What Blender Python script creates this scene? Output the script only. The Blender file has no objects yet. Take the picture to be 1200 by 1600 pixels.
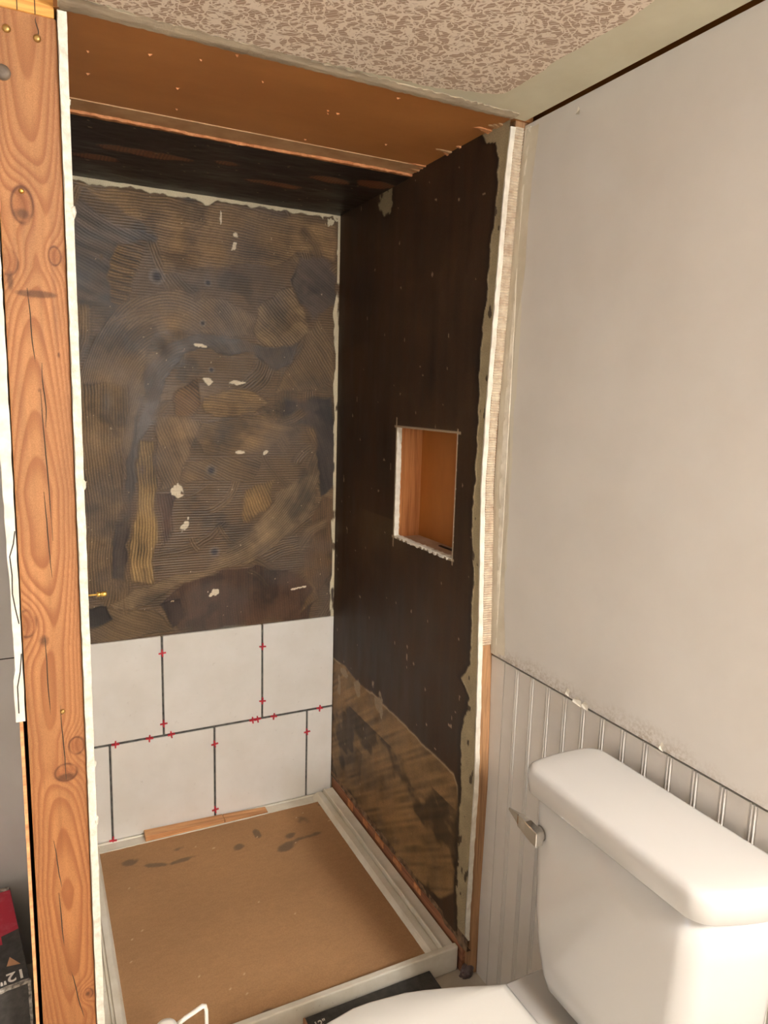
import bpy, bmesh, math, random
import numpy as np
from mathutils import Vector, Matrix, Euler

# ---------------------------------------------------------------- camera
sc = bpy.context.scene
C = sc.collection
CAM = (-0.8716, -2.0727, 1.3209)
YAW, PITCH, ROLL, FPX = 0.465281, -0.157870, 0.028894, 1114.69
fw = Vector((math.sin(YAW)*math.cos(PITCH), math.cos(YAW)*math.cos(PITCH), math.sin(PITCH)))
rt = Vector((math.cos(YAW), -math.sin(YAW), 0)); up = rt.cross(fw)
r2 = rt*math.cos(ROLL) + up*math.sin(ROLL); u2 = -rt*math.sin(ROLL) + up*math.cos(ROLL)
cd = bpy.data.cameras.new('camera'); cam = bpy.data.objects.new('camera', cd); C.objects.link(cam)
cam.matrix_world = Matrix(((r2.x, u2.x, -fw.x, CAM[0]), (r2.y, u2.y, -fw.y, CAM[1]), (r2.z, u2.z, -fw.z, CAM[2]), (0, 0, 0, 1)))
cd.sensor_fit = 'VERTICAL'; cd.sensor_height = 36; cd.lens = FPX/1600*36
cd.clip_start = 0.02; cd.clip_end = 50
sc.camera = cam
# ---------------------------------------------------------------- world, exposure
w = bpy.data.worlds.new('sky'); sc.world = w; w.use_nodes = True
w.node_tree.nodes['Background'].inputs[0].default_value = (0.62, 0.76, 1.0, 1)
w.node_tree.nodes['Background'].inputs[1].default_value = 1.6
sc.view_settings.view_transform = 'Standard'; sc.view_settings.look = 'None'
sc.view_settings.gamma = 1; sc.view_settings.use_curve_mapping = False
sc.view_settings.exposure = 1.1
LAMP_STRENGTH = 152.0
LAMP_COLOR = (1.0, 1.0, 0.99)

random.seed(7)
rng = np.random.default_rng(7)
H = 1.865           # ceiling above the tile base
FZ = -0.035         # floor
FRONT = -0.84       # opening of the shower
XW = 0.035          # face of the painted wall

# ---------------------------------------------------------------- helpers
def lin(c):
    c = np.asarray(c, float)/255.0
    return np.where(c <= 0.04045, c/12.92, ((c+0.055)/1.055)**2.4)
def rgba(c): return tuple(float(v) for v in lin(c)) + (1.0,)

def new_mat(name, col=(200, 200, 200), rough=0.6, metal=0.0, spec=0.5):
    m = bpy.data.materials.new(name); m.use_nodes = True
    b = m.node_tree.nodes['Principled BSDF']
    b.inputs['Base Color'].default_value = rgba(col)
    b.inputs['Roughness'].default_value = rough; b.inputs['Metallic'].default_value = metal
    b.inputs['Specular IOR Level'].default_value = spec
    return m
class NT:
    def __init__(s, m): s.m = m; s.t = m.node_tree; s.b = s.t.nodes['Principled BSDF']
    def n(s, typ, **kw):
        x = s.t.nodes.new(typ)
        for k, v in kw.items(): setattr(x, k, v)
        return x
    def l(s, a, b): s.t.links.new(a, b)
    def coord(s, scale=(1, 1, 1), rot=(0, 0, 0)):
        tc = s.n('ShaderNodeTexCoord'); mp = s.n('ShaderNodeMapping')
        mp.inputs['Scale'].default_value = scale; mp.inputs['Rotation'].default_value = rot
        s.l(tc.outputs['Object'], mp.inputs['Vector']); return mp.outputs[0]
    def noise(s, vec, scale, detail=4, rough=0.6, dist=0.0):
        x = s.n('ShaderNodeTexNoise'); x.inputs['Scale'].default_value = scale
        x.inputs['Detail'].default_value = detail; x.inputs['Roughness'].default_value = rough
        x.inputs['Distortion'].default_value = dist
        s.l(vec, x.inputs['Vector']); return x.outputs['Fac']
    def ramp(s, fac, stops):
        x = s.n('ShaderNodeValToRGB'); e = x.color_ramp.elements
        while len(e) < len(stops): e.new(0.5)
        for i, (p, c) in enumerate(stops):
            e[i].position = p; e[i].color = rgba(c) if len(c) == 3 else c
        s.l(fac, x.inputs[0]); return x.outputs[0]
    def mix(s, fac, a, b, mode='MIX'):
        x = s.n('ShaderNodeMix', data_type='RGBA', blend_type=mode)
        for sock, v in ((x.inputs[0], fac), (x.inputs[6], a), (x.inputs[7], b)):
            if hasattr(v, 'node'): s.l(v, sock)
            elif isinstance(v, (int, float)): sock.default_value = v
            else: sock.default_value = rgba(v)
        return x.outputs[2]
    def math(s, op, a, b=0.0, c=0.0):
        x = s.n('ShaderNodeMath', operation=op)
        for i, v in enumerate((a, b, c)):
            if hasattr(v, 'node'): s.l(v, x.inputs[i])
            else: x.inputs[i].default_value = v
        return x.outputs[0]
    def sep(s, vec):
        x = s.n('ShaderNodeSeparateXYZ'); s.l(vec, x.inputs[0]); return x.outputs
    def bump(s, h, strength=0.3, dist=0.002):
        x = s.n('ShaderNodeBump'); x.inputs['Strength'].default_value = strength; x.inputs['Distance'].default_value = dist
        s.l(h, x.inputs['Height']); s.l(x.outputs[0], s.b.inputs['Normal'])
    def color(s, c): s.l(c, s.b.inputs['Base Color'])
    def rough(s, c): s.l(c, s.b.inputs['Roughness'])
def mottled(name, c1, c2, scale=8, rough=0.6, bump=0.1, bscale=200, stretch=(1, 1, 1), detail=5, spec=0.5, lo=0.35, hi=0.65, bdist=0.001):
    m = new_mat(name, c1, rough, spec=spec); t = NT(m); v = t.coord(stretch)
    t.color(t.ramp(t.noise(v, scale, detail), [(lo, c1), (hi, c2)]))
    if bump: t.bump(t.noise(t.coord(), bscale, 3), bump, bdist)
    return m

def link(name, me, mat=None, parent=None, smooth=False):
    o = bpy.data.objects.new(name, me); C.objects.link(o)
    if mat: me.materials.append(mat)
    if parent: o.parent = parent
    if smooth:
        for p in me.polygons: p.use_smooth = True
    return o
def from_bm(name, bm, mat=None, parent=None, smooth=False):
    bmesh.ops.recalc_face_normals(bm, faces=bm.faces)
    me = bpy.data.meshes.new(name); bm.to_mesh(me); bm.free()
    return link(name, me, mat, parent, smooth)
def from_py(name, v, f, mat=None, parent=None, smooth=False):
    bm = bmesh.new(); vs = [bm.verts.new(p) for p in v]
    for q in f:
        try: bm.faces.new([vs[i] for i in q])
        except ValueError: pass
    return from_bm(name, bm, mat, parent, smooth)
def add_box(bm, x0, x1, y0, y1, z0, z1, bev=0.0, seg=1):
    r = bmesh.ops.create_cube(bm, size=1.0)
    vs = r['verts']
    for v in vs:
        v.co = Vector(((x0+x1)/2 + v.co.x*(x1-x0), (y0+y1)/2 + v.co.y*(y1-y0), (z0+z1)/2 + v.co.z*(z1-z0)))
    if bev:
        es = list({e for v in vs for e in v.link_edges})
        bmesh.ops.bevel(bm, geom=es, offset=bev, segments=seg, affect='EDGES', profile=0.5)
def box(name, x0, x1, y0, y1, z0, z1, mat=None, parent=None, bev=0.0, seg=1):
    bm = bmesh.new(); add_box(bm, x0, x1, y0, y1, z0, z1, bev, seg)
    return from_bm(name, bm, mat, parent)
def struct(o, label=None):
    o['kind'] = 'structure'
    if label: o['label'] = label
    return o
def tag(o, label, cat, group=None):
    o['label'] = label; o['category'] = cat
    if group: o['group'] = group
    return o
def empty(name, loc=(0, 0, 0), rz=0.0):
    o = bpy.data.objects.new(name, None); C.objects.link(o); o.location = loc; o.rotation_euler = (0, 0, rz)
    o.empty_display_size = 0.05
    return o
def loft(name, rings, mat, parent=None, cap0=True, cap1=True, smooth=True):
    n = len(rings[0]); v = [p for r in rings for p in r]; f = []
    for k in range(len(rings)-1):
        for i in range(n):
            j = (i+1) % n
            f.append((k*n+i, k*n+j, (k+1)*n+j, (k+1)*n+i))
    if cap0: f.append(tuple(range(n))[::-1])
    if cap1: f.append(tuple((len(rings)-1)*n+i for i in range(n)))
    return from_py(name, v, f, mat, parent, smooth)
def rrect(cx, cy, hx, hy, r, z, n=6, bow=0.0, slant=0.0):
    pts = []
    for sx, sy, a0 in ((1, 1, 0), (-1, 1, 90), (-1, -1, 180), (1, -1, 270)):
        for k in range(n+1):
            a = math.radians(a0 + 90*k/n)
            px = cx + sx*(hx-r) + r*math.cos(a); py = cy + sy*(hy-r) + r*math.sin(a)
            pts.append((px, py - sy*bow*((px-cx)/hx)**2, z))
    if bow:   # extra points so that the short ends curve
        q = []
        for i, p in enumerate(pts):
            q.append(p)
            b = pts[(i+1) % len(pts)]
            if abs(p[0]-b[0]) > hx*.5:
                for k in range(1, 6):
                    x = p[0]+(b[0]-p[0])*k/6; sy = 1 if p[1] > cy else -1; q.append((x, cy+sy*hy-sy*bow*((x-cx)/hx)**2, z))
        pts = q
    if slant:   # the end away from the shower runs askew
        pts = [(x, y - (slant*(x-cx+hx)/(2*hx)*max(0.0, (cy-y)/hy) if y < cy else 0), zz) for x, y, zz in pts]
    return pts
def tube(name, pts, rad, mat, parent=None, n=10, flat=1.0):
    pts = [Vector(p) for p in pts]; rings = []
    rads = rad if isinstance(rad, (list, tuple)) else [rad]*len(pts)
    for i, p in enumerate(pts):
        d = (pts[min(i+1, len(pts)-1)] - pts[max(i-1, 0)]).normalized()
        a = Vector((0, 0, 1)) if abs(d.z) < 0.9 else Vector((1, 0, 0))
        s = d.cross(a).normalized(); t = s.cross(d)
        rings.append([tuple(p + s*math.cos(2*math.pi*k/n)*rads[i]*flat + t*math.sin(2*math.pi*k/n)*rads[i]) for k in range(n)])
    return loft(name, rings, mat, parent)
def lathe(name, prof, c, mat, parent=None, n=20, axis='z'):
    rings = []
    for r, h in prof:
        ring = []
        for k in range(n):
            a = 2*math.pi*k/n; q = (r*math.cos(a), r*math.sin(a), h)
            if axis == 'x': q = (q[2], q[0], q[1])
            if axis == 'y': q = (q[1], q[2], q[0])
            ring.append((c[0]+q[0], c[1]+q[1], c[2]+q[2]))
        rings.append(ring)
    return loft(name, rings, mat, parent)
def rough_bar(name, x0, x1, y0, y1, z0, z1, n, amp, mat, parent=None, ax=(1, 1), off=None):
    """upright bar with hand-cut, uneven edges"""
    rings = []
    for i in range(n+1):
        z = z0 + (z1-z0)*i/n
        j = lambda k: random.uniform(-amp, amp)*ax[k]
        yy = y0+(float(off(z)) if off else 0)
        rings.append([(x0+j(0), yy+j(1), z), (x1+j(0), yy+j(1), z), (x1, y1, z), (x0, y1, z)])
    return loft(name, rings, mat, parent, smooth=False)

# numpy value noise ------------------------------------------------
_lat = {}
def vnoise(x, y, seed=0):
    if seed not in _lat: _lat[seed] = np.random.default_rng(seed+100).random((256, 256))
    L = _lat[seed]; xi = np.floor(x).astype(int); yi = np.floor(y).astype(int)
    fx = x-xi; fy = y-yi; fx = fx*fx*(3-2*fx); fy = fy*fy*(3-2*fy)
    a = L[xi & 255, yi & 255]; b = L[(xi+1) & 255, yi & 255]; c = L[xi & 255, (yi+1) & 255]; d = L[(xi+1) & 255, (yi+1) & 255]
    return (a*(1-fx)+b*fx)*(1-fy) + (c*(1-fx)+d*fx)*fy
def fbm(x, y, seed=0, oct=4):
    s = 0; a = 0.5; t = 0
    for k in range(oct):
        s = s + a*vnoise(x*2**k, y*2**k, seed+k); t += a; a *= 0.5
    return s/t
def sdpoly(u, v, poly):
    """signed distance, positive inside"""
    d = np.full(u.shape, 1e9); ins = np.zeros(u.shape, bool); n = len(poly)
    for i in range(n):
        ax, ay = poly[i]; bx, by = poly[(i+1) % n]
        ex, ey = bx-ax, by-ay; wx, wy = u-ax, v-ay
        t = np.clip((wx*ex+wy*ey)/(ex*ex+ey*ey+1e-12), 0, 1)
        d = np.minimum(d, (wx-ex*t)**2+(wy-ey*t)**2)
        c = ((ay > v) != (by > v))
        xx = ax + (v-ay)*(ex)/(ey if abs(ey) > 1e-9 else 1e-9)
        ins ^= c & (u < xx)
    d = np.sqrt(d)
    return np.where(ins, d, -d)
def sst(x, a, b):
    t = np.clip((x-a)/(b-a), 0, 1); return t*t*(3-2*t)
def sheet(name, u0, u1, v0, v1, step, place, field, mat, parent=None, keep=None):
    """a coat spread on a board: relief is real, colour and gloss are stored per vertex"""
    nu = int(round((u1-u0)/step))+1; nv = int(round((v1-v0)/step))+1
    U, V = np.meshgrid(np.linspace(u0, u1, nu), np.linspace(v0, v1, nv))
    U = U.ravel(); V = V.ravel()
    col, hgt, rgh = field(U, V)
    co = place(U, V, hgt)
    idx = np.arange(nu*nv).reshape(nv, nu)
    q = np.stack([idx[:-1, :-1], idx[:-1, 1:], idx[1:, 1:], idx[1:, :-1]], -1).reshape(-1, 4)
    if keep is not None:
        cu = U[q].mean(1); cv = V[q].mean(1); q = q[keep(cu, cv)]
    me = bpy.data.meshes.new(name)
    me.vertices.add(len(U)); me.vertices.foreach_set('co', co.astype(np.float32).ravel())
    me.loops.add(q.size); me.loops.foreach_set('vertex_index', q.astype(np.int32).ravel())
    me.polygons.add(len(q)); me.polygons.foreach_set('loop_start', np.arange(0, q.size, 4, dtype=np.int32))
    me.polygons.foreach_set('loop_total', np.full(len(q), 4, np.int32))
    me.update(calc_edges=True)
    a = me.color_attributes.new('tint', 'FLOAT_COLOR', 'POINT')
    buf = np.ones((len(U), 4), np.float32); buf[:, :3] = col
    a.data.foreach_set('color', buf.ravel())
    b = me.attributes.new('gloss', 'FLOAT', 'POINT'); b.data.foreach_set('value', rgh.astype(np.float32))
    me.polygons.foreach_set('use_smooth', np.ones(len(q), bool))
    return link(name, me, mat, parent)
def coat_mat(name, spec=0.5, grain=400, bump=0.25, mixf=0.35):
    m = new_mat(name, spec=spec); t = NT(m)
    a = t.n('ShaderNodeAttribute', attribute_name='tint'); g = t.n('ShaderNodeAttribute', attribute_name='gloss')
    nz = t.noise(t.coord(), grain, 3)
    t.color(t.mix(mixf, a.outputs['Color'], t.ramp(nz, [(0.3, (110, 110, 110)), (0.7, (235, 235, 235))]), 'OVERLAY'))
    t.rough(g.outputs['Fac']); t.bump(nz, bump, 0.001)
    return m

# ---------------------------------------------------------------- materials
M = {}
def wood(name, c1, c2, axis='z', scale=1.0, rough=0.6):
    m = new_mat(name, c1, rough, spec=0.3); t = NT(m)
    s = {'z': (60, 60, 2.5), 'x': (2.5, 60, 60), 'y': (60, 2.5, 60)}[axis]
    v = t.coord(tuple(k*scale for k in s)); n1 = t.noise(v, 1.0, 5, 0.65, 0.6)
    v2 = t.coord(tuple(k*scale*5 for k in s)); n2 = t.noise(v2, 1.0, 3)
    c = t.ramp(n1, [(0.32, c2), (0.55, c1)])
    t.color(t.mix(0.25, c, t.ramp(n2, [(0.3, (90, 90, 90)), (0.7, (220, 220, 220))]), 'OVERLAY'))
    t.bump(n2, 0.15, 0.001)
    return m
M['lumber'] = wood('raw_lumber', (214, 150, 96), (176, 106, 58))
M['lumber_x'] = wood('yellow_pine_plate', (232, 176, 96), (198, 132, 58), 'x')
M['lumber_y'] = wood('sill_lumber', (166, 112, 80), (112, 70, 50), 'y')
M['shim'] = wood('shim_wood', (222, 168, 116), (184, 124, 78), 'x')
M['trimmer'] = wood('trimmer_stud_wood', (178, 134, 94), (112, 80, 56))
M['panelling'] = mottled('brown_panelling', (150, 88, 34), (176, 108, 46), 6, 0.45, 0.05, stretch=(1, 1, 0.3))
M['ply'] = mottled('brown_ceiling_board', (158, 102, 52), (176, 118, 64), 5, 0.5, 0.06, stretch=(0.5, 1, 1))
M['ply_edge'] = mottled('pale_ply_edge', (214, 150, 100), (178, 112, 66), 60, 0.7)
M['ply_pale'] = mottled('worn_brown_board', (192, 152, 110), (166, 124, 82), 14, 0.6)
M['board_core'] = mottled('white_cement_board', (236, 228, 212), (206, 196, 176), 70, 0.85, 0.6, 260, bdist=0.002)
M['gyp'] = mottled('white_gypsum_edge', (240, 232, 216), (216, 206, 188), 40, 0.85, 0.3, 200)
M['thinset'] = mottled('dark_thinset', (66, 64, 60), (108, 105, 98), 60, 0.9, 0.5, 300)
M['tile'] = new_mat('ivory_wall_tile', (228, 223, 214), 0.28)
t = NT(M['tile']); v = t.coord((1, 1, 1))
t.color(t.mix(t.ramp(t.noise(v, 60, 6, 0.7), [(0.62, (0, 0, 0)), (0.78, (255, 255, 255))]),
              t.ramp(t.noise(v, 7, 4), [(0.35, (225, 219, 209)), (0.65, (233, 228, 220))]), (196, 188, 176)))
t.bump(t.noise(v, 25, 3), 0.06, 0.002)
M['spacer'] = new_mat('red_plastic', (196, 48, 60), 0.4)
M['paint'] = new_mat('greige_wall_paint', (205, 194, 178), 0.55)
t = NT(M['paint']); g = t.coord(); S = t.sep(g)
base = t.ramp(t.noise(g, 5, 4), [(0.3, (210, 203, 194)), (0.7, (217, 211, 203))])
# dried compound smears near the corner, grime along the cut lower edge
near = t.math('GREATER_THAN', t.math('ADD', S[1], t.math('MULTIPLY', t.noise(t.coord((1, 1, 2.2)), 3.2, 3), 0.06)), -0.825)
base = t.mix(t.math('MULTIPLY', near, 0.75), base, (216, 207, 186))
low = t.math('SUBTRACT', 0.835, S[2])
low = t.math('MULTIPLY', t.math('MULTIPLY', low, 12.0), t.noise(t.coord((1, 1, 1)), 9, 5))
spk = t.ramp(t.noise(g, 160, 4, 0.7), [(0.42, (0, 0, 0)), (0.6, (255, 255, 255))])
grime = t.math('MULTIPLY', t.ramp(low, [(0.22, (0, 0, 0)), (0.5, (255, 255, 255))]), spk)
t.color(t.mix(t.math('MULTIPLY', grime, 0.7), base, (150, 128, 98)))
t.bump(t.noise(g, 90, 3), 0.08, 0.002)
M['bead'] = mottled('painted_beadboard', (216, 209, 200), (208, 200, 190), 6, 0.4, 0.03)
M['greywall'] = mottled('grey_wall_paint', (198, 192, 186), (190, 183, 176), 4, 0.6, 0.08, 120)
M['white_paint'] = mottled('white_room_paint', (234, 231, 226), (230, 226, 220), 4, 0.7, 0.05, 120)
M['dark'] = mottled('wall_cavity', (58, 48, 38), (40, 33, 26), 20, 0.9)
M['floor'] = mottled('vinyl_floor', (206, 196, 180), (184, 172, 154), 6, 0.55, 0.1)
M['bare'] = mottled('bare_ceiling_gypsum', (214, 208, 184), (204, 196, 170), 9, 0.75, 0.1, 150, lo=0.3, hi=0.7)
M['torn'] = mottled('torn_ceiling_paper', (190, 174, 150), (140, 124, 104), 24, 0.9, 0.5, 160, stretch=(0.35, 2, 1), bdist=0.003)
M['china'] = new_mat('white_porcelain', (196, 192, 186), 0.10); M['china'].node_tree.nodes['Principled BSDF'].inputs['Coat Weight'].default_value = 0.3
M['seat'] = new_mat('white_toilet_seat_plastic', (216, 211, 202), 0.28)
M['chrome'] = new_mat('chrome', (205, 200, 194), 0.12, 1.0)
M['brass'] = new_mat('brass', (214, 176, 92), 0.3, 1.0)
M['screw'] = new_mat('gold_screw_head', (178, 142, 84), 0.4, 0.9)
M['rust'] = mottled('dark_rusty_metal', (74, 62, 52), (120, 104, 88), 60, 0.6)
M['pan'] = new_mat('dusty_white_pan_acrylic', (214, 205, 186), 0.4)
t = NT(M['pan']); v = t.coord()
t.color(t.mix(t.ramp(t.noise(v, 130, 5, 0.75), [(0.66, (0, 0, 0)), (0.74, (255, 255, 255))]),
              t.ramp(t.noise(v, 14, 5), [(0.3, (214, 203, 182)), (0.65, (232, 224, 208))]), (130, 102, 72)))
M['jug'] = new_mat('white_jug_plastic', (236, 228, 216), 0.35)
M['scrap'] = mottled('purple_grey_plastic', (118, 98, 96), (70, 58, 56), 40, 0.35, 0.3)
M['black_card'] = mottled('black_printed_card', (44, 41, 38), (66, 62, 58), 60, 0.55, 0.15)
M['red_card'] = mottled('red_printed_card', (178, 34, 58), (190, 80, 94), 40, 0.5, 0.1, lo=0.5, hi=0.75)
M['kraft'] = mottled('raw_card', (190, 140, 104), (160, 116, 80), 40, 0.8)
M['white_ink'] = new_mat('white_ink', (226, 220, 210), 0.6)
M['worn_edge'] = mottled('scuffed_card_edge', (196, 186, 172), (70, 64, 58), 90, 0.8)
M['coat'] = coat_mat('tile_adhesive', 0.4)
M['card'] = coat_mat('brown_cardboard', 0.2, 300, 0.08, 0.15)

# wallpaper: pale scrolls over hatched tan ground
m = M['paper'] = new_mat('scroll_wallpaper', (176, 150, 126), 0.7); t = NT(m)
v = t.coord(); wv = t.n('ShaderNodeTexWave', wave_type='BANDS', bands_direction='DIAGONAL')
wv.inputs['Scale'].default_value = 75; wv.inputs['Distortion'].default_value = 0.6; t.l(v, wv.inputs[0])
hat = t.ramp(wv.outputs['Fac'], [(0.35, (166, 138, 116)), (0.65, (196, 172, 150))])
vd = t.n('ShaderNodeMapping'); t.l(v, vd.inputs[0])
nz = t.n('ShaderNodeTexNoise'); nz.inputs['Scale'].default_value = 26; nz.inputs['Detail'].default_value = 2; t.l(v, nz.inputs['Vector'])
vm = t.n('ShaderNodeVectorMath', operation='MULTIPLY_ADD'); vm.inputs[1].default_value = (0.07, 0.07, 0.07)
t.l(nz.outputs['Color'], vm.inputs[0]); t.l(v, vm.inputs[2])
vo = t.n('ShaderNodeTexVoronoi', feature='DISTANCE_TO_EDGE'); vo.inputs['Scale'].default_value = 44; t.l(vm.outputs[0], vo.inputs['Vector'])
big = t.noise(v, 42, 3, 0.6, 2.2)
scroll = t.math('MAXIMUM', t.ramp(vo.outputs['Distance'], [(0.05, (255, 255, 255)), (0.09, (0, 0, 0))]), t.ramp(big, [(0.53, (0, 0, 0)), (0.57, (255, 255, 255))]))
t.color(t.mix(scroll, hat, (232, 217, 199)))
t.bump(scroll, 0.15, 0.001)

# ---------------------------------------------------------------- the room shell
struct(box('floor', -2.7, 0.25, -4.6, 0.15, FZ-0.1, FZ, M['floor']), 'pale vinyl floor of the bathroom')
ceil = struct(box('ceiling', -0.805, 0.03, -4.6, FRONT-0.004, H, H+0.07, M['bare']), 'bare gypsum ceiling strip along the painted wall')
# wallpaper layer with a torn outline
bm = bmesh.new(); edge = []
xs = np.linspace(-0.803, -0.10, 90)
for x in xs: edge.append((x, -0.882 + 0.006*math.sin(x*9) + random.uniform(-0.003, 0.003) - (0.03*max(0, (x+0.2)/0.1))))
ys = np.linspace(-0.93, -4.59, 260)
for y in ys: edge.append((-0.088 + 0.012*float(vnoise(np.array([y*14.]), np.array([0.3]), 5)[0]) + random.uniform(-0.002, 0.002), y))
edge += [(-0.803, -4.59)]
lo = [bm.verts.new((x, y, H-0.0012)) for x, y in edge]; hi = [bm.verts.new((x, y, H+0.001)) for x, y in edge]
bm.faces.new(lo); bm.faces.new(hi[::-1])
for i in range(len(edge)):
    j = (i+1) % len(edge); bm.faces.new((lo[i], lo[j], hi[j], hi[i]))
wp = from_bm('wallpaper', bm, M['paper'], ceil); wp['label'] = 'tan scroll patterned wallpaper with a torn edge'
# torn grey paper band along the shower opening
rg = []
N = 110
v = []; f = []
for i in range(N+1):
    x = -0.803 + 0.80*i/N
    wdt = 0.036 - 0.010*(i/N)
    y1 = FRONT-0.003 + random.uniform(-0.002, 0.002); y0 = FRONT-0.004-wdt + random.uniform(-0.004, 0.003)
    z = H-0.0018 - random.random()*0.0012
    v += [(x, y0, z+0.0008), (x, (y0+y1)/2, z-0.001), (x, y1, z)]
    v += [(x, y0, H+0.002), (x, (y0+y1)/2, H+0.002), (x, y1, H+0.002)]
for i in range(N):
    a = i*6; b = a+6
    f += [(a, a+1, b+1, b), (a+1, a+2, b+2, b+1), (a, b, b+3, a+3), (a+2, a+5, b+5, b+2)]
tr = from_py('torn_paper', v, f, M['torn'], ceil); tr['label'] = 'torn grey paper band beside the shower opening'
struct(box('light_block_slab', -2.8, 0.25, -4.7, 0.15, 2.0, 2.05, M['white_paint']), 'unseen slab added above the ceiling to keep out sky light')  # added out of view: closes the top so no sky light leaks in
struct(box('wall_rear', -2.8, 0.25, 0.03, 0.15, FZ, 2.0, M['dark']), 'framing behind the shower back wall')
struct(box('ceiling_side', -2.7, -0.805, -4.6, 0.15, 1.93, 2.0, M['white_paint']), 'ceiling beside the partition')

# shower ceiling: brown board in front, adhesive-coated sheet behind
cs = struct(box('ceiling_shower', -0.81, 0.05, FRONT-0.003, 0.03, H, H+0.03, M['ply']), 'brown board ceiling of the shower')
pb = box('pale_band', -0.793, 0.0, -0.503, -0.44, H-0.0022, H+0.001, M['ply_pale'], cs)
# ragged front edge of the rear sheet
v = []; f = []; N = 90
for i in range(N+1):
    x = -0.793 + 0.793*i/N; y = -0.442 + random.uniform(-0.002, 0.002) + 0.004*math.sin(x*11)
    zb = H-0.007 + random.uniform(-0.0012, 0.0008)
    v += [(x, y, zb), (x, y+random.uniform(-0.001, 0.001), H-0.001), (x, y+0.012, zb)]
for i in range(N):
    a = i*3; b = a+3; f += [(a, b, b+1, a+1), (a, a+2, b+2, b)]
from_py('sheet_edge', v, f, M['ply_edge'], cs)
def fl_ceiling(U, V):
    n = fbm(U*7, V*22, 11); n2 = fbm(U*30, V*60, 15)
    col = lin((34, 24, 18))[None]*(0.7+0.7*n[:, None])
    red = [(-0.60, -0.27, .10, .022), (-0.27, -0.20, .07, .018), (-0.42, -0.30, .03, .012), (-0.16, -0.31, .05, .02), (-0.70, -0.18, .05, .02), (-0.05, -0.33, .05, .03)]
    mk = np.zeros_like(U)
    for cx, cy, rx, ry in red:
        d = ((U-cx)/rx)**2+((V-cy)/ry)**2; mk = np.maximum(mk, sst(1.2-d+(n2-0.5)*1.6, 0, 0.3))
    stripes = 0.5+0.5*np.sin(U*2*np.pi/0.0075+n*6)
    col = col*(1-mk[:, None]) + mk[:, None]*lin((112, 68, 42))[None]*(0.55+0.7*stripes[:, None])
    fleck = (fbm(U*90, V*200, 31, 2) > 0.90)[:, None]
    col = np.where(fleck, lin((150, 128, 104)), col)
    return col, 0.0005+0.002*n2*(1-mk)+0.0008*stripes*mk, 0.32+0.3*n
sheet('adhesive', -0.793, 0.0, -0.436, 0.008, 0.004, lambda U, V, h: np.stack([U, V, H-0.007-h], -1), fl_ceiling, M['coat'], cs)['label'] = 'dark glossy adhesive on the rear ceiling sheet'
# splintered ply by the wall and staple ends
for i in range(13):
    y = random.choice([random.uniform(-.82, -.76), random.uniform(-.70, -.60), random.uniform(-.52, -.45)]); L = random.uniform(0.008, 0.05); wd = random.uniform(0.004, 0.011)
    z = H-0.002-random.random()*0.003
    v = [(0, y, H), (0, y+wd, H), (-L, y+wd*0.7+random.uniform(-.006, .006), H-0.0005), (-L*0.8, y, H-0.0005), (0, y, z), (0, y+wd, z), (-L*0.9, y+wd*0.6, H-0.0018), (-L*0.7, y+wd*.1, H-0.0018)]
    from_py('splinter', v, [(4, 5, 6, 7), (0, 4, 7, 3), (1, 2, 6, 5), (2, 3, 7, 6)], M['ply_edge'] if i % 3 else M['ply_pale'], cs)
for i in range(14):
    x, y = random.uniform(-0.76, -0.06), random.uniform(-0.83, -0.52)
    v = [(x, y, H), (x+random.uniform(.004, .010), y+random.uniform(-.003, .003), H), (x+.006, y+.004, H), (x+.003, y+.001, H-.003)]
    from_py('staple_tuft', v, [(0, 1, 3), (1, 2, 3), (2, 0, 3)], M['ply_edge'], cs)

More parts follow.
